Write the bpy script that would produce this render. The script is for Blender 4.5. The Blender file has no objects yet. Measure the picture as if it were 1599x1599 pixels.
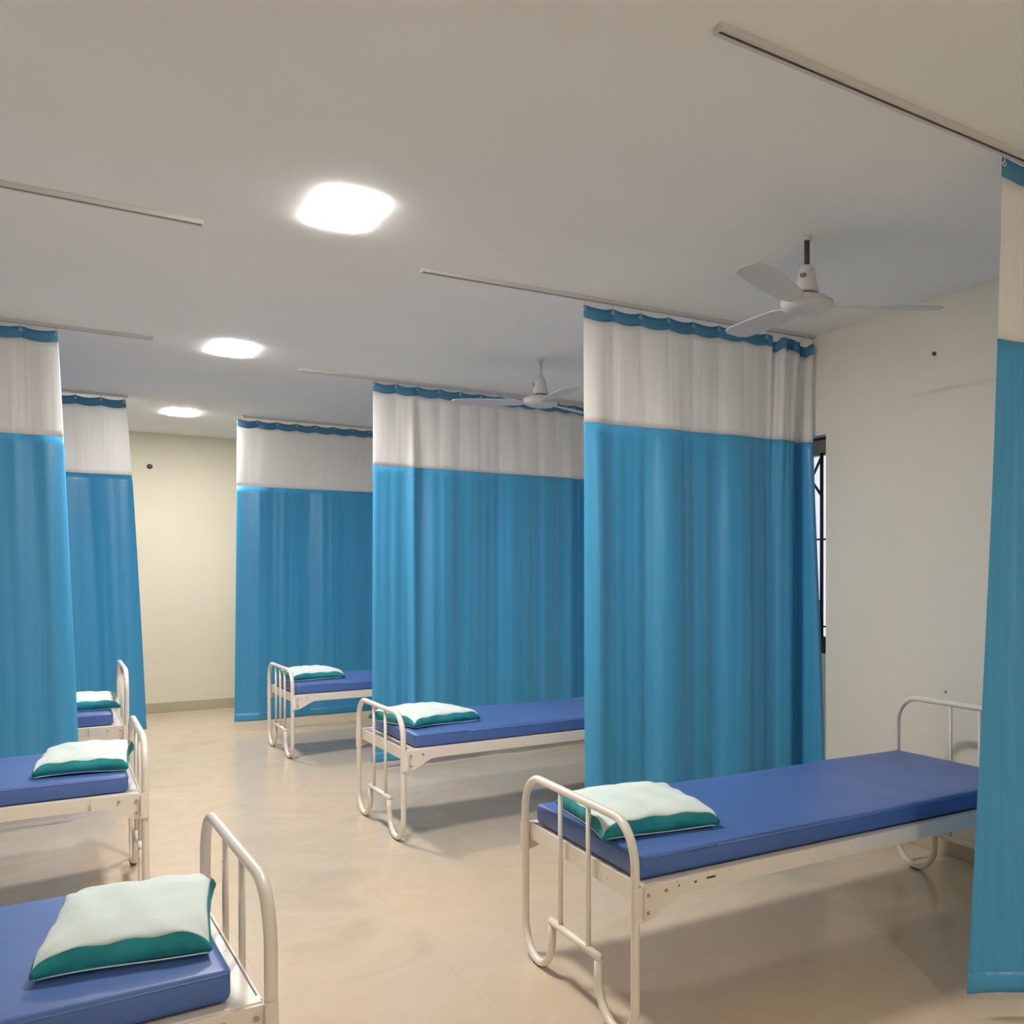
import bpy, bmesh, math, random
from mathutils import Vector, Matrix
random.seed(7)
S = bpy.context.scene
COL = S.collection
PI = math.pi
R = math.radians

# ------------------------------------------------------------------ materials
def new_mat(name):
    m = bpy.data.materials.new(name); m.use_nodes = True
    nt = m.node_tree; b = nt.nodes['Principled BSDF']
    return m, nt, b

def plain(name, col, rough=.5, metal=0.0, spec=.5):
    m, nt, b = new_mat(name)
    b.inputs['Base Color'].default_value = (*col, 1)
    b.inputs['Roughness'].default_value = rough
    b.inputs['Metallic'].default_value = metal
    b.inputs['Specular IOR Level'].default_value = spec
    return m

def noise(nt, scale, detail=3, vec=None, stretch=None, rough=.5):
    tc = nt.nodes.new('ShaderNodeTexCoord')
    mp = nt.nodes.new('ShaderNodeMapping')
    nt.links.new(tc.outputs['Object'], mp.inputs['Vector'])
    if stretch: mp.inputs['Scale'].default_value = stretch
    n = nt.nodes.new('ShaderNodeTexNoise')
    n.inputs['Scale'].default_value = scale; n.inputs['Detail'].default_value = detail
    n.inputs['Roughness'].default_value = rough
    nt.links.new(mp.outputs['Vector'], n.inputs['Vector'])
    return n

def ramp(nt, src, stops):
    r = nt.nodes.new('ShaderNodeValToRGB')
    els = r.color_ramp.elements
    while len(els) < len(stops): els.new(.5)
    for e, (p, c) in zip(els, stops):
        e.position = p; e.color = (*c, 1)
    nt.links.new(src, r.inputs['Fac'])
    return r

def bump(nt, b, src, strength, dist=.01):
    bp = nt.nodes.new('ShaderNodeBump')
    bp.inputs['Strength'].default_value = strength; bp.inputs['Distance'].default_value = dist
    nt.links.new(src, bp.inputs['Height']); nt.links.new(bp.outputs['Normal'], b.inputs['Normal'])
    return bp

def mottled(name, c1, c2, scale, rough, bstr=0.0, spec=.5, stretch=None, bscale=None, bdist=.01):
    m, nt, b = new_mat(name)
    n = noise(nt, scale, 4, stretch=stretch)
    r = ramp(nt, n.outputs['Fac'], [(.35, c1), (.65, c2)])
    nt.links.new(r.outputs['Color'], b.inputs['Base Color'])
    b.inputs['Roughness'].default_value = rough
    b.inputs['Specular IOR Level'].default_value = spec
    if bstr:
        n2 = noise(nt, bscale or scale * 4, 3, stretch=stretch)
        bump(nt, b, n2.outputs['Fac'], bstr, bdist)
    return m

M = {}
M['wall'] = mottled('cream_wall_paint', (.70, .645, .51), (.73, .675, .54), 1.3, .6, .08, .3, bscale=60)
M['wall_side'] = mottled('pale_wall_paint', (.755, .73, .65), (.785, .76, .68), 1.3, .6, .08, .3, bscale=60)
M['ceiling'] = mottled('ceiling_paint', (.815, .835, .845), (.845, .865, .875), 1.0, .7, .05, .2, bscale=50)
M['skirt'] = mottled('skirting_tile', (.42, .36, .25), (.48, .41, .29), 3, .35)
M['black'] = plain('black_painted_steel', (.012, .012, .014), .4)
M['grille'] = plain('dark_grille_steel', (.02, .017, .02), .45)
M['track'] = plain('powder_coated_aluminium', (.60, .585, .57), .45)
M['slot'] = plain('track_slot_shadow_gap', (.20, .19, .18), .6)
M['nickel'] = plain('nickel_hook', (.62, .66, .70), .3, .6)
M['rod'] = plain('brown_painted_rod', (.075, .035, .035), .45)
M['fan'] = plain('ivory_fan_enamel', (.60, .60, .60), .4)
M['fan_grey'] = plain('fan_gap_grey', (.20, .18, .14), .5)
M['bolt'] = plain('dull_steel_bolt', (.42, .37, .31), .45, .3)
M['rubber'] = plain('dark_rubber_pad', (.05, .04, .035), .7)
M['rust'] = plain('chipped_rust', (.10, .06, .04), .8)
M['plastic'] = plain('pale_cover_edge', (.62, .80, .82), .35)
M['hole'] = plain('dark_wall_socket', (.10, .09, .075), .6)

# white enamel with a few chips
m, nt, b = new_mat('white_bed_enamel')
n = noise(nt, 46, 2)
r = ramp(nt, n.outputs['Fac'], [(.0, (.16, .11, .08)), (.225, (.30, .22, .16)), (.26, (.78, .715, .635)), (1, (.80, .735, .655))])
nt.links.new(r.outputs['Color'], b.inputs['Base Color'])
b.inputs['Roughness'].default_value = .32
M['enamel'] = m

# polished vitrified tile floor
m, nt, b = new_mat('polished_cream_tile')
tc = nt.nodes.new('ShaderNodeTexCoord')
br = nt.nodes.new('ShaderNodeTexBrick')
br.offset = 0; br.inputs['Scale'].default_value = 1
br.inputs['Brick Width'].default_value = .6; br.inputs['Row Height'].default_value = .6
br.inputs['Mortar Size'].default_value = .0016; br.inputs['Mortar Smooth'].default_value = .3
nt.links.new(tc.outputs['Object'], br.inputs['Vector'])
n = noise(nt, 1.6, 7, rough=.62)
n.inputs['Distortion'].default_value = .6
r = ramp(nt, n.outputs['Fac'], [(.30, (.53, .425, .31)), (.47, (.60, .49, .37)), (.55, (.575, .465, .345)), (.72, (.635, .525, .405))])
mx = nt.nodes.new('ShaderNodeMix'); mx.data_type = 'RGBA'
nt.links.new(br.outputs['Fac'], mx.inputs['Factor'])
nt.links.new(r.outputs['Color'], mx.inputs['A'])
mx.inputs['B'].default_value = (.52, .42, .31, 1)
nt.links.new(mx.outputs['Result'], b.inputs['Base Color'])
b.inputs['Roughness'].default_value = .20
b.inputs['Specular IOR Level'].default_value = .42
n2 = noise(nt, 3, 2)
bump(nt, b, n2.outputs['Fac'], .03, .02)
M['floor'] = m

def fabric(name, c1, c2, rough, trans, sheen=.0, seethrough=0.0, vscale=1.0):
    m, nt, b = new_mat(name)
    n = noise(nt, 9 * vscale, 4, stretch=(9, 9, .10))
    r = ramp(nt, n.outputs['Fac'], [(.25, c1), (.75, c2)])
    nt.links.new(r.outputs['Color'], b.inputs['Base Color'])
    b.inputs['Roughness'].default_value = rough
    b.inputs['Sheen Weight'].default_value = sheen
    n2 = noise(nt, 5 * vscale, 3, stretch=(5, 5, .12))
    bump(nt, b, n2.outputs['Fac'], .16, .012)
    out = nt.nodes['Material Output']
    tl = nt.nodes.new('ShaderNodeBsdfTranslucent')
    nt.links.new(r.outputs['Color'], tl.inputs['Color'])
    ms = nt.nodes.new('ShaderNodeMixShader'); ms.inputs['Fac'].default_value = trans
    nt.links.new(b.outputs['BSDF'], ms.inputs[1]); nt.links.new(tl.outputs['BSDF'], ms.inputs[2])
    last = ms
    if seethrough:
        tp = nt.nodes.new('ShaderNodeBsdfTransparent')
        m2 = nt.nodes.new('ShaderNodeMixShader'); m2.inputs['Fac'].default_value = seethrough
        nt.links.new(ms.outputs[0], m2.inputs[1]); nt.links.new(tp.outputs[0], m2.inputs[2])
        last = m2
    nt.links.new(last.outputs[0], out.inputs['Surface'])
    return m
M['drape'] = fabric('turquoise_curtain_cloth', (.056, .345, .635), (.078, .395, .70), .30, .14, .06)
M['header'] = fabric('curtain_header_cloth', (.045, .20, .36), (.055, .225, .39), .5, .05)
M['net'] = fabric('white_curtain_net', (.80, .79, .78), (.90, .89, .88), .7, .28, 0, .10, 1.6)

M['mattress'] = mottled('royal_blue_rexine', (.062, .132, .37), (.074, .146, .41), 2.2, .42, .25, .5, bscale=5, bdist=.012)
M['mint'] = mottled('pale_mint_cotton', (.59, .685, .665), (.64, .73, .71), 5, .8, .35, .2, bscale=16, bdist=.012)
M['teal'] = mottled('teal_cotton', (.020, .225, .245), (.032, .30, .32), 14, .75, .5, .2, bscale=30, bdist=.01)

# lamp diffuser and window glass
m, nt, b = new_mat('lamp_diffuser')
b.inputs['Base Color'].default_value = (.9, .88, .84, 1)
b.inputs['Emission Color'].default_value = (1, .95, .895, 1)
b.inputs['Emission Strength'].default_value = 212
M['lamp'] = m
m, nt, b = new_mat('window_glass')
out = nt.nodes['Material Output']
g = nt.nodes.new('ShaderNodeBsdfGlossy'); g.inputs['Roughness'].default_value = .02
t = nt.nodes.new('ShaderNodeBsdfTransparent'); t.inputs['Color'].default_value = (.93, .93, .95, 1)
ms = nt.nodes.new('ShaderNodeMixShader'); ms.inputs['Fac'].default_value = .06
nt.links.new(t.outputs[0], ms.inputs[1]); nt.links.new(g.outputs[0], ms.inputs[2])
nt.links.new(ms.outputs[0], out.inputs['Surface'])
M['glass'] = m

# ------------------------------------------------------------------ mesh helpers
def obj(name, bm, mat, parent=None, smooth=False, loc=None):
    bmesh.ops.recalc_face_normals(bm, faces=bm.faces)
    me = bpy.data.meshes.new(name); bm.to_mesh(me); bm.free()
    if isinstance(mat, (list, tuple)):
        for k in mat: me.materials.append(k)
    else: me.materials.append(mat)
    if smooth:
        for p in me.polygons: p.use_smooth = True
    o = bpy.data.objects.new(name, me); COL.objects.link(o)
    if parent: o.parent = parent
    if loc: o.location = loc
    return o

def thing(name, label, cat, loc=(0, 0, 0), rz=0, group=None):
    o = bpy.data.objects.new(name, None); COL.objects.link(o)
    o.empty_display_size = .1
    o.location = loc; o.rotation_euler = (0, 0, rz)
    o['label'] = label; o['category'] = cat
    if group: o['group'] = group
    return o

def tag(o, label, cat, group=None):
    o['label'] = label; o['category'] = cat
    if group: o['group'] = group
    return o

def struct(name, bm, mat, **k):
    o = obj(name, bm, mat, **k); o['kind'] = 'structure'
    return o

def copy_tree(root):
    def rec(o, parent):
        c = o.copy(); COL.objects.link(c)
        if parent: c.parent = parent
        for ch in kids.get(o, []): rec(ch, c)
        return c
    kids = {}
    for o in bpy.data.objects:
        if o.parent: kids.setdefault(o.parent, []).append(o)
    return rec(root, None)

def box(bm, x0, x1, y0, y1, z0, z1, bev=0, seg=2):
    mtx = Matrix.Translation(((x0 + x1) / 2, (y0 + y1) / 2, (z0 + z1) / 2)) @ Matrix.Diagonal((x1 - x0, y1 - y0, z1 - z0, 1))
    r = bmesh.ops.create_cube(bm, size=1, matrix=mtx)
    if bev:
        es = list({e for v in r['verts'] for e in v.link_edges})
        bmesh.ops.bevel(bm, geom=es, offset=bev, segments=seg, profile=.5, affect='EDGES')
    return bm

def fillet(pts, rad, n=8):
    pts = [Vector(p) for p in pts]; out = [pts[0]]
    for i in range(1, len(pts) - 1):
        p, a, c = pts[i], pts[i - 1], pts[i + 1]
        u = (a - p).normalized(); v = (c - p).normalized()
        ang = u.angle(v); rr = rad[i - 1] if isinstance(rad, (list, tuple)) else rad
        if rr <= 0: out.append(p); continue
        d = rr / math.tan(ang / 2)
        ctr = p + (u + v).normalized() * (rr / math.sin(ang / 2))
        s, e = p + u * d - ctr, p + v * d - ctr
        tot = s.angle(e); ax = s.cross(e).normalized()
        for k in range(n + 1):
            out.append(ctr + Matrix.Rotation(tot * k / n, 3, ax) @ s)
    out.append(pts[-1])
    return out

def tube(bm, pts, r, n=12, cap=True):
    pts = [Vector(p) for p in pts]
    rings = []; nrm = None
    for i, p in enumerate(pts):
        if i == 0: t = pts[1] - p
        elif i == len(pts) - 1: t = p - pts[i - 1]
        else: t = (pts[i + 1] - p).normalized() + (p - pts[i - 1]).normalized()
        t = t.normalized()
        if nrm is None:
            nrm = t.orthogonal().normalized()
        else:
            nrm = (nrm - t * nrm.dot(t)).normalized()
        bn = t.cross(nrm)
        rings.append([bm.verts.new(p + (nrm * math.cos(2 * PI * k / n) + bn * math.sin(2 * PI * k / n)) * r) for k in range(n)])
    for a, c in zip(rings, rings[1:]):
        for k in range(n):
            bm.faces.new((a[k], a[(k + 1) % n], c[(k + 1) % n], c[k]))
    if cap:
        bm.faces.new(rings[0][::-1]); bm.faces.new(rings[-1])
    return bm

def lathe(bm, prof, n=32, cx=0, cy=0):
    rings = []
    for r, z in prof:
        if r < 1e-6: rings.append([bm.verts.new((cx, cy, z))])
        else: rings.append([bm.verts.new((cx + r * math.cos(2 * PI * k / n), cy + r * math.sin(2 * PI * k / n), z)) for k in range(n)])
    for a, c in zip(rings, rings[1:]):
        for k in range(n):
            k2 = (k + 1) % n
            if len(a) == 1 and len(c) == 1: continue
            if len(a) == 1: bm.faces.new((a[0], c[k2], c[k]))
            elif len(c) == 1: bm.faces.new((a[k], a[k2], c[0]))
            else: bm.faces.new((a[k], a[k2], c[k2], c[k]))
    return bm

def B(): return bmesh.new()

# ------------------------------------------------------------------ room shell
H = 2.961
AR, AL_ = 3.80, -1.90           # right and left wall faces
B0, B1 = -2.4, 11.62            # wall behind the camera, far wall face
REC = 3.87                      # back of the window recess
rb0, rb1, rz1 = 4.275, 5.75, 2.34
struct('floor', box(B(), AL_ - .2, 4.3, B0 - .2, B1 + .2, -.1, 0), M['floor'])
struct('ceiling', box(B(), AL_ - .2, 4.3, B0 - .2, B1 + .2, H, H + .12), M['ceiling'])
struct('wall_back', box(B(), AL_ - .2, 4.3, B1, B1 + .15, 0, H), M['wall'])
struct('wall_front', box(B(), AL_ - .2, 4.3, B0 - .15, B0, 0, H), M['wall_side'])
struct('wall_left', box(B(), AL_ - .15, AL_, B0, B1, 0, H), M['wall_side'])
# right wall: face with a recess down to the floor, a window set in the recess
wz0, wz1, wb0, wb1 = .985, 2.34, 4.275, 5.75
bm = B()
box(bm, AR, 4.15, B0, rb0, 0, H)
box(bm, AR, 4.15, rb1, B1, 0, H)
box(bm, AR, 4.15, rb0, rb1, rz1, H)
box(bm, REC, 4.15, rb0, rb1, 0, wz0)
struct('wall_right', bm, M['wall_side'])
bm = B(); box(bm, AL_, AR, B1 - .012, B1, 0, .105, .003)
struct('baseboard_back', bm, M['skirt'])
bm = B(); box(bm, AR - .012, AR, B0, rb0, 0, .105, .003); box(bm, AR - .012, AR, rb1, B1 - .012, 0, .105, .003)
struct('baseboard_right', bm, M['skirt'])
bm = B(); box(bm, AL_, AL_ + .012, B0, B1 - .012, 0, .105, .003)
struct('baseboard_left', bm, M['skirt'])

# window: black frame, glass, grille of bars with diagonal corners
bm = B()
fa0, fa1 = REC + .005, REC + .055
box(bm, fa0, fa1, wb0, wb1, wz1 - .11, wz1, .004)
box(bm, fa0, fa1, wb0, wb1, wz0, wz0 + .105, .004)
box(bm, fa0, fa1, wb1 - .06, wb1, wz0 + .105, wz1 - .11, .004)
box(bm, fa0, fa1, wb0, wb0 + .025, wz0 + .105, wz1 - .11, .004)
box(bm, fa0 + .01, fa1, 4.98, 5.05, wz0 + .105, wz1 - .11, .004)
win = struct('window_1', bm, M['black'])
bm = B(); box(bm, fa1 - .012, fa1 - .006, wb0 + .05, wb1 - .06, wz0 + .105, wz1 - .11)
obj('pane', bm, M['glass'], win)
bm = B()
ga = fa0 - .012
gz0, gz1 = wz0 + .10, wz1 - .10
for k in range(6):
    y = 4.385 + .22 * k
    tube(bm, [(ga, y, gz0), (ga, y, gz1)], .012, 8)
    tube(bm, [(ga, y, gz1 - .02), (ga, y + .10, gz1 - .16), (ga, y, gz1 - .27)], .009, 8)
    tube(bm, [(ga, y, gz0 + .24), (ga, y + .10, gz0 + .13), (ga, y, gz0 + .02)], .009, 8)
for z in (1.70, 1.155):
    tube(bm, [(ga, wb0 + .01, z), (ga, wb1 - .01, z)], .006, 8)
obj('grille', bm, M['grille'], win, smooth=True)

# ------------------------------------------------------------------ ceiling lights
LX = .957
def make_light(label, y):
    t = thing('ceiling_light', label, 'ceiling light', (LX, y, H), 0, 'square ceiling lights along the aisle')
    hx, hy, rad = .112, .235, .075
    def outline(inset, z):
        pts = []
        for sx, sy, a0 in ((1, 1, 0), (-1, 1, 90), (-1, -1, 180), (1, -1, 270)):
            for k in range(7):
                a = R(a0 + 90 * k / 6); rr = rad - inset * .8
                pts.append((sx * (hx - rad) + rr * math.cos(a) - sx * inset * .2, sy * (hy - rad) + rr * math.sin(a) - sy * inset * .2, z))
        return pts
    def loft(levels, capb=True, capt=True):
        bm = B(); rings = [[bm.verts.new(p) for p in outline(i, z)] for i, z in levels]
        n = len(rings[0])
        for a, c in zip(rings, rings[1:]):
            for k in range(n): bm.faces.new((a[k], a[(k + 1) % n], c[(k + 1) % n], c[k]))
        if capt: bm.faces.new(rings[0])
        if capb: bm.faces.new(rings[-1][::-1])
        return bm
    obj('housing', loft([(.02, -.0002), (.02, -.002)]), M['fan'], t)
    obj('diffuser', loft([(0, -.0004), (.001, -.0035), (.006, -.006), (.02, -.007)]), M['lamp'], t, smooth=False)
    return t
make_light('largest lit rounded square lamp, nearest of the three on the ceiling', 4.00)
make_light('middle lit lamp of the three in a row on the ceiling', 6.93)
make_light('smallest lit ceiling lamp, closest to the cream far wall', 9.95)
make_light('lit rounded square lamp added behind the camera, out of frame', -1.9)  # unseen lamp continuing the row, added to brighten the right-edge curtain

# ------------------------------------------------------------------ curtain tracks
def make_track(label, a0, a1, y, y2=None):
    y2 = y if y2 is None else y2
    L = math.hypot(a1 - a0, y2 - y)
    t = thing('curtain_track', label, 'curtain track', (a0, y, H), math.atan2(y2 - y, a1 - a0), 'ceiling curtain tracks')
    bm = B()
    w, h = .021, .018
    box(bm, 0, L, -w, w, -.005, -.0003)
    box(bm, 0, L, -w, -w + .005, -h, -.005)
    box(bm, 0, L, w - .005, w, -h, -.005)
    box(bm, 0, L, -w + .005, -w + .014, -h, -h + .003)
    box(bm, 0, L, w - .014, w - .005, -h, -h + .003)
    obj('channel', bm, M['track'], t)
    bm = B(); box(bm, .002, L, -w + .006, w - .006, -h + .006, -.0055)
    obj('slot', bm, M['slot'], t)
    bm = B()
    e = 0 if True else L
    box(bm, -.006, .0, -w - .001, w + .001, -h - .001, -.0003, .001)
    obj('end_cap', bm, M['track'], t)
    return t
YA, YA2, YB, YC, YD = 4.54, 4.385, 7.30, 9.83, 2.05
make_track('curtain track at the top right, holding the nearest right-hand curtain', 1.44, AR, YD)
make_track('long ceiling track over the curtain behind the nearest right bed', 1.44, AR, YA, YA2)
make_track('ceiling track of the middle right curtain, behind the second right bed', 1.44, AR, YB)
make_track('ceiling track of the farthest right curtain, beside the far wall', 1.44, AR, YC)
make_track('bare ceiling track at the upper left with no curtain in view', .505, AL_, 4.475)
make_track('ceiling track over the front curtain on the left', .505, AL_, 6.87)
make_track('ceiling track over the rear left curtain near the far wall', .505, AL_, 9.28)

# ------------------------------------------------------------------ curtains
ZT, ZH, ZN = 2.928, 2.862, 2.30
def smooth(a, b, x):
    t = min(1, max(0, (x - a) / (b - a))); return t * t * (3 - 2 * t)

def make_curtain(label, a0, a1, y0, y1, zb, folds, seed, lean=0.0, gather=None, hooks=.165, zn=ZN, flip=1, deep=(), swing=0.0, ruffle=None, pleat=None, lexp=1.3, flare=0.0):
    """free edge at a0, fixed edge at a1.  folds: list of (cycles, amplitude, phase)"""
    rnd = random.Random(seed)
    L = a1 - a0
    t = thing('hospital_curtain', label, 'curtain', (a0, y0, 0), 0, 'blue and white bed curtains')
    NC = 300
    sg = 1 if L > 0 else -1
    nh = max(3, int(abs(L) / hooks))
    def warp(s):           # gathers towards the wall end
        if not gather: return s
        g0, k = gather
        if s < g0: return s
        u = s - g0
        return s + k * u * u
    ph = [rnd.uniform(0, 6.28) for _ in folds]
    fine = [(rnd.uniform(12, 34), rnd.uniform(.0003, .0009), rnd.uniform(0, 6.28), rnd.uniform(-.8, .8)) for _ in range(6)]
    def pos(s, z):
        q = 1 - (z - zb) / (ZT - zb)              # 0 top .. 1 bottom
        w = warp(s)
        off = 0; da = 0
        g = .22 + .78 * smooth(.02, .45, q)
        for (c, am, p0), p in zip(folds, ph):
            a_loc = am * (1 + (1.6 * smooth(gather[0], 1, s) if gather else 0))
            if pleat: a_loc *= 1 - .85 * smooth(pleat[0] - .05, pleat[0], s)
            arg = 2 * PI * c * w + p + p0 + .5 * math.sin(2.2 * q + p)
            off += a_loc * g * math.sin(arg)
            da += .35 * a_loc * g * math.cos(arg * 1.0 + .8)
        for c, am, p, k in fine:
            off += am * g * math.sin(2 * PI * c * w + p + k * q)
        for s0, wd_, dp in deep:              # deep single folds running the full height
            off += dp * (.25 + .75 * smooth(0, .3, q)) * math.exp(-((s - s0 - .01 * q) * abs(L) / wd_) ** 2)
        off -= flare * q ** 1.3 * math.exp(-((s * abs(L) - .19) / .115) ** 2)
        if pleat:                                 # one deep pleat: recedes, then turns back forward
            s1, s2, s3, D = pleat
            off += D * (.22 + .78 * smooth(0, .3, q)) * smooth(s1, s2, s) * (1 - smooth(s2, s3, s))
        off -= swing * smooth(.955, .985, s) * smooth(.02, 1, q)
        if ruffle and s > ruffle:                 # crumpled band where the curtain is bunched
            k = smooth(ruffle, ruffle + .04, s) * math.exp(-q * 5)
            off += .022 * k * math.sin(2 * PI * 15 * s) + .010 * k * math.sin(2 * PI * 37 * s + 1)
        # curl of the free edge and the scallops between hooks
        off += .02 * math.exp(-s * abs(L) / .03) * (.3 + q)
        hk = abs(math.sin(PI * s * nh))
        off += -.012 * hk * math.exp(-q * 9)
        x = s * L + sg * da * min(1, s * 12)
        x += sg * lean * q ** lexp * math.exp(-s * 2.2)
        x = x if not (a0 + x > AR - .012) else AR - .012 - a0
        y = (y1 - y0) * s + off * flip
        dz = -.016 * hk * (1 - smooth(0, .16, q)) if q < .16 else 0
        if ruffle and s > ruffle: dz -= smooth(ruffle, ruffle + .04, s) * (.012 + .013 * math.sin(2 * PI * 21 * s)) * (1 - smooth(0, .12, q))
        if gather: dz -= .012 * (1 + math.sin(31 * w)) * smooth(gather[0] + .1, 1, s) * (1 - smooth(0, .3, q))
        return Vector((x, y, z + dz))
    def sheet(z0, z1, rows, shift=0):
        bm = B(); g = []
        for j in range(rows + 1):
            z = z1 + (z0 - z1) * j / rows
            row = []
            for i in range(NC + 1):
                p = pos(i / NC, z); p.y += shift
                row.append(bm.verts.new(p))
            g.append(row)
        for j in range(rows):
            for i in range(NC):
                bm.faces.new((g[j][i], g[j][i + 1], g[j + 1][i + 1], g[j + 1][i]))
        return bm
    for nm, z0, z1, rows, mt, th in (('header_band', ZH, ZT, 3, 'header', .004), ('net_panel', zn, ZH, 14, 'net', .0012), ('drape', zb, zn, 40, 'drape', .0018)):
        o = obj(nm, sheet(z0, z1, rows), M[mt], t, smooth=True)
        md = o.modifiers.new('thickness', 'SOLIDIFY'); md.thickness = th; md.offset = 0
    # hem stitched at the bottom of the drape
    o = obj('hem', sheet(zb + .001, zb + .075, 3), M['drape'], t, smooth=True)
    md = o.modifiers.new('thickness', 'SOLIDIFY'); md.thickness = .0042; md.offset = 0
    # hooks: eyelet ring in the header and a wire up to the track
    for k in range(nh + 1):
        s = min(.997, max(.004, k / nh))
        p = pos(s, ZT - .022)
        bm = B()
        ring = [(p.x + .008 * math.cos(2 * PI * j / 12), p.y - .004 * 1, p.z + .008 * math.sin(2 * PI * j / 12)) for j in range(13)]
        tube(bm, ring, .0022, 6, cap=False)
        yt = (y1 - y0) * s
        tube(bm, [(p.x, p.y - .006, p.z + .006), (p.x, p.y - .002, ZT + .004), (p.x, yt, H - .013)], .0018, 6)
        obj('hook', bm, M['nickel'], t, smooth=True)
    return t

make_curtain('blue curtain cropped by the right edge of the frame, hanging beside the nearest right bed', 2.635, AR - .02, YD, YD, .075,
             [(3, .007, .4), (6.3, .005, 1), (11, .002, 0)], 5, lean=-.17, flare=.125)
make_curtain('blue and white curtain behind the nearest right bed, bunched against the window', 2.290, AR - .014, YA - .02, YA2, .07,
             [(3.3, .017, 1.2), (6.7, .006, 0), (11, .002, 2)], 11, lean=.012, gather=(.74, .9), deep=((.78, .05, .02),), swing=.115, ruffle=.78, pleat=(.885, .953, .98, .085))
make_curtain('blue and white curtain behind the second bed on the right', 1.945, AR - .03, YB, YB, .05,
             [(2.6, .014, 0), (5.9, .007, .7), (11, .002, 2)], 23, lean=-.01, gather=(.78, .6), deep=((.16, .03, -.03),), pleat=(.885, .95, .98, .08))
make_curtain('farthest blue and white curtain on the right, behind the third right bed', 1.395, AR - .03, YC, YC, .085,
             [(3.6, .012, 2), (8, .006, 0), (14, .0025, 1)], 31, lean=-.03)
make_curtain('front blue and white curtain at the left edge of the frame', .032, AL_ + .03, 6.87, 6.87, .12,
             [(3.2, .012, .5), (7, .005, 2), (13, .0025, 0)], 41, lean=-.10, lexp=.9)
make_curtain('rear left blue and white curtain, closest to the far wall', .492, AL_ + .03, 9.28, 9.28, .17,
             [(4, .012, 1), (8, .006, 2), (14, .0025, 0)], 53, lean=-.14, lexp=.75)

# ------------------------------------------------------------------ beds
W, LB = .91, 2.01
ZR, ZLOW, ZTALL = .515, .722, .874
def end_frame(parent, x, zt, bars, sx):
    """tube end frame in the plane x; sx = +1 when the bed lies on the +x side"""
    tr, lr, ur = .0145, .0125, .13
    bm = B()
    pts = [(x, .262, .195), (x, .262, 0.014), (x, 0, 0.014), (x, 0, zt - tr), (x, W, zt - tr), (x, W, .014), (x, W - .262, .014), (x, W - .262, .195)]
    path = fillet(pts, [.128, .128, .14, .14, .128, .128], 10)
    tube(bm, path, tr, 14)
    fr = obj('end_frame', bm, M['enamel'], parent, smooth=True)
    bm = B(); tube(bm, [(x, W / 2 - .205, .205), (x, W / 2 + .205, .205)], .0135, 12)
    obj('crossbar', bm, M['enamel'], fr, smooth=True)
    for k in range(bars):
        y = W / 2 + ((.117 if zt < .8 else .09) * 2 * (k / (bars - 1) - .5) if bars == 2 else .17 * 2 * (k / (bars - 1) - .5))
        bm = B(); tube(bm, [(x, y, .205), (x, y, zt - tr)], .0085, 10)
        obj('bar', bm, M['enamel'], fr, smooth=True)
    for y in (.131, W - .131):
        bm = B(); box(bm, x - .012, x + .012, y - .028, y + .028, 0, .007, .002)
        obj('rubber_pad', bm, M['rubber'], fr)
    # cross rail and its corner plates
    bm = B(); x0 = x + sx * .016
    box(bm, min(x0, x0 + sx * .006), max(x0, x0 + sx * .006), .012, W - .012, ZR - .065, ZR, .0015)
    obj('cross_rail', bm, M['enamel'], fr)
    return fr

def side_rail(parent, y, sy):
    """angle section rail with a gusset plate at both ends; sy = outward direction"""
    bm = B()
    yo = y + sy * .004; yi = y - sy * .001
    box(bm, .02, LB - .02, min(yo, yi), max(yo, yi), ZR - .056, ZR, .0012)
    yj = y - sy * .035
    box(bm, .02, LB - .02, min(yi, yj), max(yi, yj), ZR - .005, ZR, .0012)
    r_ = obj('side_rail', bm, M['enamel'], parent)
    for xx, sx in ((0, 1), (LB, -1)):
        prof = [(-.012, ZR - .002), (.20, ZR - .002), (.20, ZR - .052), (.15, ZR - .056), (.11, ZR - .075), (.06, ZR - .105), (.02, ZR - .115), (-.012, ZR - .112)]
        bm = B()
        a = [bm.verts.new((xx + sx * p, y + sy * .016, z)) for p, z in prof]
        c = [bm.verts.new((xx + sx * p, y + sy * .0205, z)) for p, z in prof]
        bm.faces.new(a); bm.faces.new(c[::-1])
        for k in range(len(prof)):
            k2 = (k + 1) % len(prof); bm.faces.new((a[k], a[k2], c[k2], c[k]))
        # return flange joining plate and rail
        box(bm, min(xx + sx * .02, xx + sx * .19), max(xx + sx * .02, xx + sx * .19), min(y + sy * .003, y + sy * .017), max(y + sy * .003, y + sy * .017), ZR - .045, ZR - .004)
        box(bm, min(xx + sx * .015, xx + sx * .0195), max(xx + sx * .015, xx + sx * .0195), min(y + sy * .0195, y + sy * .040), max(y + sy * .0195, y + sy * .040), ZR - .10, ZR - .004, .001)
        obj('gusset_plate', bm, M['enamel'], r_)
        for px, pz in ((.035, ZR - .03), (.035, ZR - .085), (.10, ZR - .026)):
            bm = B()
            mt = Matrix.Translation((xx + sx * px, y + sy * .0225, pz)) @ Matrix.Rotation(PI / 2, 4, 'X')
            bmesh.ops.create_cone(bm, cap_ends=True, segments=10, radius1=.0065, radius2=.0055, depth=.006, matrix=mt)
            obj('bolt', bm, M['bolt'], r_)
    return r_

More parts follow.
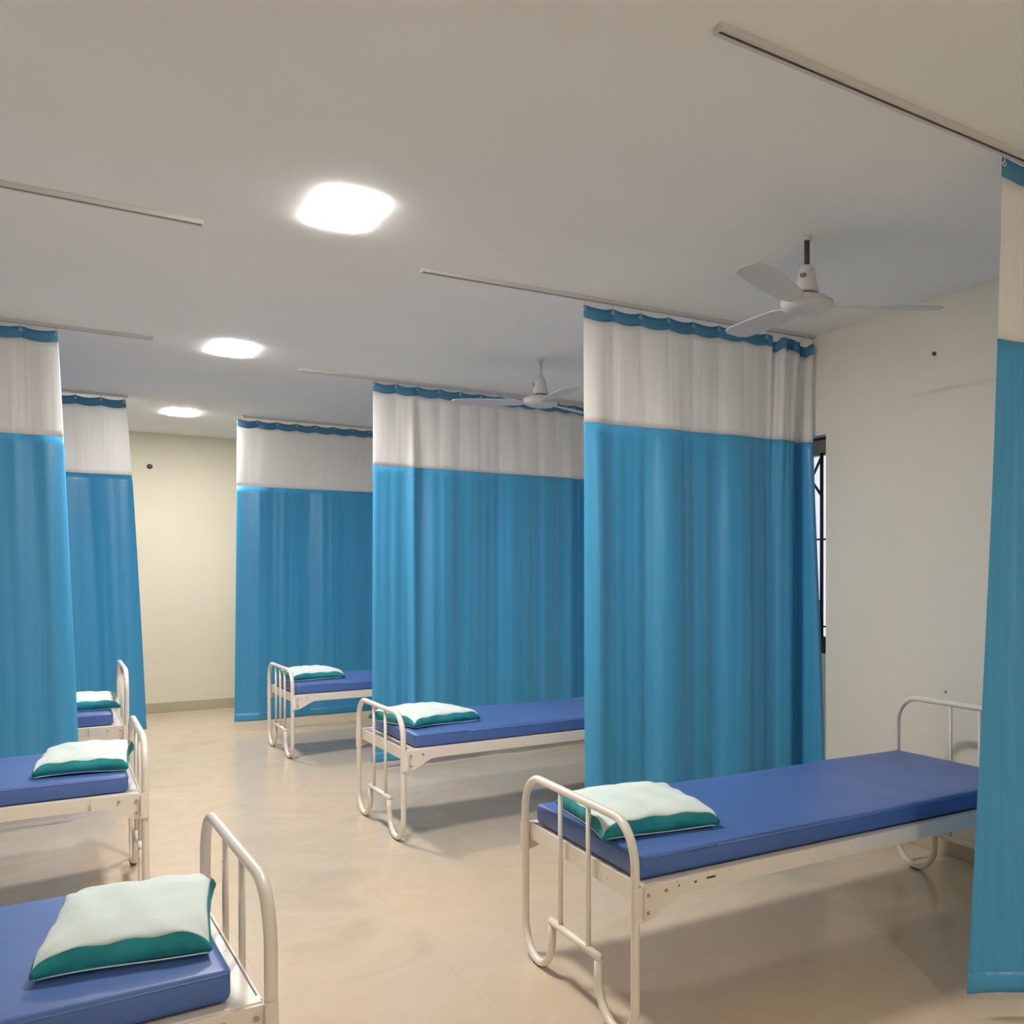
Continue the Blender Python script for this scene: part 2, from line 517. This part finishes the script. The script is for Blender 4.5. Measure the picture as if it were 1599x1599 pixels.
def make_bed(label, loc, rz, low_bars=2, zlow=ZLOW, group='white tubular hospital beds'):
    t = thing('hospital_bed', label, 'bed', (loc[0], loc[1], 0), rz, group)
    end_frame(t, 0, zlow, low_bars, 1)
    end_frame(t, LB, ZTALL, 2, -1)
    side_rail(t, 0, -1); side_rail(t, W, 1)
    bm = B()
    box(bm, .022, LB - .022, .014, W - .014, ZR - .012, ZR - .006)
    for k in range(3):
        x = LB * (k + 1) / 4
        box(bm, x - .015, x + .015, .01, W - .01, ZR - .042, ZR - .012)
    obj('deck', bm, M['enamel'], t)
    return t

R1 = dict(o=(1.457, 2.532), r=R(-1.85)); R2 = dict(o=(1.54, 5.208), r=R(.24)); R3 = dict(o=(1.523, 8.052), r=R(.9))
d1 = R(1.7)
L1 = dict(o=(.40 - W * math.sin(d1), 2.37 + W * math.cos(d1)), r=PI + d1)
L2 = dict(o=(.328, 4.93 + W), r=PI)
L3 = dict(o=(.378 - LB, 7.155), r=0.0)
b1 = make_bed('white tubular metal bed at right foreground, between the nearest two right curtains', R1['o'], R1['r'])
make_bed('white tubular metal bed in the middle of the right row', R2['o'], R2['r'])
make_bed('farthest white bed on the right, with three bars in its end frame', R3['o'], R3['r'], 3)
make_bed('nearest white bed on the left, cut by the bottom left corner', L1['o'], L1['r'], 2, .785)
make_bed('white bed in the middle of the left row, in front of the left curtain', L2['o'], L2['r'], 2, .76)
make_bed('farthest left white bed, half hidden behind the front left curtain', L3['o'], L3['r'])
# chipped paint on the near rail of the first bed
rail = [c for c in b1.children if c.name.startswith('side_rail')][0]
for x0, x1, z in ((.145, .150, ZR - .02), (.215, .224, ZR - .026), (.262, .297, ZR - .022)):
    bm = B(); box(bm, x0, x1, -.0215 if x0 < .2 else -.0048, -.0203 if x0 < .2 else -.0036, z - .0035, z + .0035, .0004)
    obj('paint_chip', bm, M['rust'], rail)

# ------------------------------------------------------------------ mattresses
def make_mattress(label, bed, dx0=.03, dx1=.03, dy=(0.03, .03), th=.078, seed=0):
    rnd = random.Random(seed)
    t = thing('mattress', label, 'mattress', (bed['o'][0], bed['o'][1], 0), bed['r'], 'blue mattresses')
    x0, x1, y0, y1 = dx0, LB - dx1, dy[0], W - dy[1]
    bm = B(); box(bm, x0, x1, y0, y1, ZR + .0005, ZR + th, .018, 3)
    bmesh.ops.subdivide_edges(bm, edges=[e for e in bm.edges if abs(e.verts[0].co.x - e.verts[1].co.x) > .5], cuts=40)
    bmesh.ops.subdivide_edges(bm, edges=[e for e in bm.edges if abs(e.verts[0].co.y - e.verts[1].co.y) > .5], cuts=16, use_grid_fill=True)
    p1, p2 = rnd.uniform(0, 6), rnd.uniform(0, 6)
    for v in bm.verts:
        if v.co.z > ZR + th * .8:
            v.co.z += .0028 * math.sin(v.co.x * 7 + p1) * math.sin(v.co.y * 6 + p2) - .0035 * math.exp(-((v.co.x - 1.35) / .05) ** 2)
        if ZR + .02 < v.co.z < ZR + th:
            pass
    o = obj('body', bm, M['mattress'], t, smooth=True)
    # welted top edge
    def loop(z, ins):
        rr = .02
        pts = fillet([(x0 + .3, y0 + ins, z), (x1 - ins, y0 + ins, z), (x1 - ins, y1 - ins, z), (x0 + ins, y1 - ins, z), (x0 + ins, y0 + ins, z), (x0 + .3, y0 + ins, z)], rr, 5)
        return pts
    bm = B(); tube(bm, loop(ZR + th - .012, .0015), .0028, 6)
    obj('welt', bm, M['mattress'], t, smooth=True)
    return t
make_mattress('blue mattress on the nearest right bed, almost fully in view', R1, seed=1)
make_mattress('blue mattress on the middle right bed, pushed back from its end frame', R2, dx0=.075, dx1=.022, seed=2)
make_mattress('blue mattress on the farthest right bed', R3, seed=3)
make_mattress('blue mattress on the nearest left bed in the bottom left corner', L1, dx0=.075, dx1=.022, seed=4)
make_mattress('blue mattress on the middle left bed', L2, dx0=.06, dx1=.022, seed=5)
make_mattress('blue mattress on the farthest left bed behind the front left curtain', L3, dx0=.022, dx1=.07, seed=6)

# ------------------------------------------------------------------ pillows
def make_pillow(label, x, y, rz, lx=.43, ly=.52, seed=0, tilt=(0, 0), up=.030, dn=.060, z0=ZR + .082):
    rnd = random.Random(seed)
    t = thing('pillow', label, 'pillow', (x, y, z0), rz, 'mint and teal pillows')
    t.rotation_euler = (tilt[0], tilt[1], rz)
    N = 34
    p = [rnd.uniform(0, 6.28) for _ in range(6)]
    def rim(u, v):
        # pillow outline: sides drawn in a little, corners pointed
        sx = 1 - .055 * (1 - v * v); sy = 1 - .055 * (1 - u * u)
        return u * lx / 2 * sx, v * ly / 2 * sy
    def dome(u, v, e):
        return ((1 - abs(u) ** e) * (1 - abs(v) ** e)) ** .5 if abs(u) < 1 and abs(v) < 1 else 0
    def seam_z(u, v):
        c = min(abs(u), abs(v)) ** 9              # 1 at the corners, 0 at mid sides
        return .030 + (dn - .030) * (1 - c) + .003 * math.sin(11 * (u - v) + p[2])
    def shell(top):
        bm = B(); g = []
        for i in range(N + 1):
            row = []
            for j in range(N + 1):
                u = math.sin(PI / 2 * (2 * i / N - 1)); v = math.sin(PI / 2 * (2 * j / N - 1))
                wr = .0035 * math.sin(9 * u + 4 * v + p[0]) + .003 * math.sin(-5 * u + 11 * v + p[1])
                m = max(abs(u), abs(v), 1e-6)
                sm = seam_z(u / m, v / m)
                X, Y = rim(u, v)
                if top:
                    z = sm * m ** 8 + dn * (1 - m ** 8) + up * dome(u, v, 2.2) + wr * dome(u, v, 2)
                else:
                    # side wall bulges outwards below the seam, then the flat bottom
                    w = min(1, (1 - m) / .30)
                    z = sm * (1 - w) ** 1.0
                    k = 1 + .055 * math.sin(PI * min(1, w * 1.0)) ** 1
                    f = (1 - .03 * w) if w < 1 else m / .70 * .97
                    X, Y = rim(u / m, v / m)
                    X *= f * k; Y *= f * k
                row.append(bm.verts.new((X, Y, max(z, .0004))))
            g.append(row)
        for i in range(N):
            for j in range(N):
                bm.faces.new((g[i][j], g[i + 1][j], g[i + 1][j + 1], g[i][j + 1]))
        return bm
    obj('top_cover', shell(True), M['mint'], t, smooth=True)
    o = obj('underside', shell(False), M['teal'], t, smooth=True); o['label'] = 'teal underside and sides'
    pts = []
    for s in range(97):
        k = s / 96 * 4; e = int(k) % 4; f = 2 * (k - int(k)) - 1
        u, v = ((f, -1), (1, f), (-f, 1), (-1, -f))[e]
        X, Y = rim(u, v)
        pts.append((X * .995, Y * .995, .005 + .003 * math.sin(5 * k + p[3])))
    bm = B(); tube(bm, pts, .0022, 6, cap=False)
    obj('cover_edge', bm, M['plastic'], t, smooth=True)
    return t
make_pillow('mint and teal pillow on the nearest right bed', 1.716, 2.985, R(-9), .42, .52, seed=1)
make_pillow('mint and teal pillow on the middle right bed, hanging over the mattress end', 1.808, 5.69, R(12), .42, .52, seed=2)
make_pillow('mint and teal pillow on the farthest right bed', 1.765, 8.58, R(2), .40, .52, seed=3)
make_pillow('largest looking mint and teal pillow, on the nearest left bed', .160, 2.77, R(-8), .335, .48, seed=4)
make_pillow('mint and teal pillow on the middle left bed', .125, 5.33, R(-6), .34, .52, seed=5)
make_pillow('mint and teal pillow on the farthest left bed behind the curtain edge', .16, 7.60, R(0), .38, .50, seed=6)

# ------------------------------------------------------------------ ceiling fans
def make_fan(label, x, y, rz, rodmat, drop=.16):
    t = thing('ceiling_fan', label, 'ceiling fan', (x, y, H), rz, 'ivory ceiling fans')
    d = -drop
    bm = B(); lathe(bm, [(0, -.0005), (.022, -.0005), (.024, -.004), (.018, -.018), (0, -.018)], 24)
    obj('ceiling_hook_plate', bm, M['fan'], t, smooth=True)
    bm = B(); tube(bm, [(0, 0, -.01), (0, 0, d + .02)], .0125, 14)
    obj('down_rod', bm, rodmat, t, smooth=True)
    bm = B(); lathe(bm, [(0, d + .035), (.020, d + .035), (.032, d + .02), (.044, d - .04), (.054, d - .078), (.050, d - .084), (0, d - .084)], 32)
    c = obj('canopy', bm, M['fan'], t, smooth=True)
    bm = B(); box(bm, .030, .052, -.012, .012, d - .026, d - .010, .002)
    obj('canopy_slot', bm, M['fan_grey'], c)
    bm = B(); lathe(bm, [(0, d - .083), (.034, d - .083), (.036, d - .098), (0, d - .098)], 24)
    obj('neck', bm, M['fan_grey'], t, smooth=True)
    bm = B(); lathe(bm, [(0, d - .095), (.05, d - .096), (.095, d - .108), (.116, d - .122), (.118, d - .126), (.112, d - .129), (.112, d - .133), (.117, d - .136), (.108, d - .155), (.08, d - .168), (.04, d - .174), (0, d - .175)], 40)
    obj('motor_housing', bm, M['fan'], t, smooth=True)
    for k in range(3):
        an = 2 * PI * k / 3
        bm = B()
        segs = [(.10, .030), (.14, .045), (.19, .060), (.34, .067), (.50, .068), (.57, .060), (.60, .035)]
        top, bot = [], []
        for rr, hw in segs:
            tw = R(11) * (1 - rr * .5)
            for sgn in (-1, 1):
                yy = hw * sgn
                zz = d - .140 + yy * math.sin(tw)
                top.append(bm.verts.new((rr, yy * math.cos(tw), zz + .002)))
                bot.append(bm.verts.new((rr, yy * math.cos(tw), zz - .002)))
        n = len(segs)
        for i in range(n - 1):
            bm.faces.new((top[2 * i], top[2 * i + 1], top[2 * i + 3], top[2 * i + 2]))
            bm.faces.new((bot[2 * i], bot[2 * i + 2], bot[2 * i + 3], bot[2 * i + 1]))
            for s_ in (0, 1):
                bm.faces.new((top[2 * i + s_], top[2 * i + 2 + s_], bot[2 * i + 2 + s_], bot[2 * i + s_]))
        bm.faces.new((top[0], bot[0], bot[1], top[1])); bm.faces.new((top[-2], top[-1], bot[-1], bot[-2]))
        bmesh.ops.rotate(bm, verts=bm.verts, matrix=Matrix.Rotation(an, 3, 'Z'))
        obj('blade', bm, M['fan'], t)
    return t
make_fan('ceiling fan with dark brown rod, above the nearest right bed', 2.653, 3.11, R(207), M['rod'])
make_fan('distant ivory ceiling fan with white rod, before the middle right curtain', 2.70, 5.98, R(145), M['fan'])

# ------------------------------------------------------------------ small things on the walls
bm = B()
lathe(bm, [(0, 0), (.026, 0), (.027, .005), (.016, .012), (.014, .045), (.009, .05), (0, .05)], 20)
bmesh.ops.rotate(bm, verts=bm.verts, matrix=Matrix.Rotation(PI / 2, 3, 'X'))
tag(obj('wall_hook', bm, M['hole'], smooth=True, loc=(.828, B1 - .0005, 2.605)), 'small dark hook high on the cream far wall', 'hook')
bm = B()
lathe(bm, [(0, 0), (.011, 0), (.011, .012), (.006, .016), (0, .016)], 14)
bmesh.ops.rotate(bm, verts=bm.verts, matrix=Matrix.Rotation(-PI / 2, 3, 'Y'))
tag(obj('wall_plug', bm, M['hole'], smooth=True, loc=(AR - .0003, 3.40, 2.665)), 'tiny dark plug high on the right wall above the bed', 'plug')
bm = B()
lathe(bm, [(0, 0), (.006, 0), (.006, .008), (.003, .011), (0, .011)], 12)
bmesh.ops.rotate(bm, verts=bm.verts, matrix=Matrix.Rotation(-PI / 2, 3, 'Y'))
tag(obj('wall_plug', bm, M['skirt'], smooth=True, loc=(AR - .0003, 3.32, .862)), 'tiny plug low on the right wall just over the bed frame', 'plug')

# ------------------------------------------------------------------ daylight outside the window
wd = bpy.data.worlds.new('World'); S.world = wd; wd.use_nodes = True
bg = wd.node_tree.nodes['Background']
bg.inputs['Color'].default_value = (.93, .92, 1, 1); bg.inputs['Strength'].default_value = 1.2

# ------------------------------------------------------------------ light bounces
S.cycles.max_bounces = 14; S.cycles.diffuse_bounces = 8; S.cycles.sample_clamp_indirect = 6

# ------------------------------------------------------------------ camera
cam = bpy.data.cameras.new('camera'); co = bpy.data.objects.new('camera', cam); COL.objects.link(co)
co.location = (0, 0, 1.5)
co.rotation_euler = (R(90 - .496), 0, R(-36.648))
cam.sensor_width = 36; cam.sensor_fit = 'HORIZONTAL'
cam.lens = 1452.998 / 1599 * 36
cam.shift_x = (799.5 - 1162.795) / 1599
cam.shift_y = (904.69 - 799.5) / 1599
cam.clip_start = .05
S.camera = co
vs = S.view_settings
vs.view_transform = 'Standard'; vs.look = 'None'; vs.gamma = 1; vs.use_curve_mapping = False
vs.exposure = 0.0
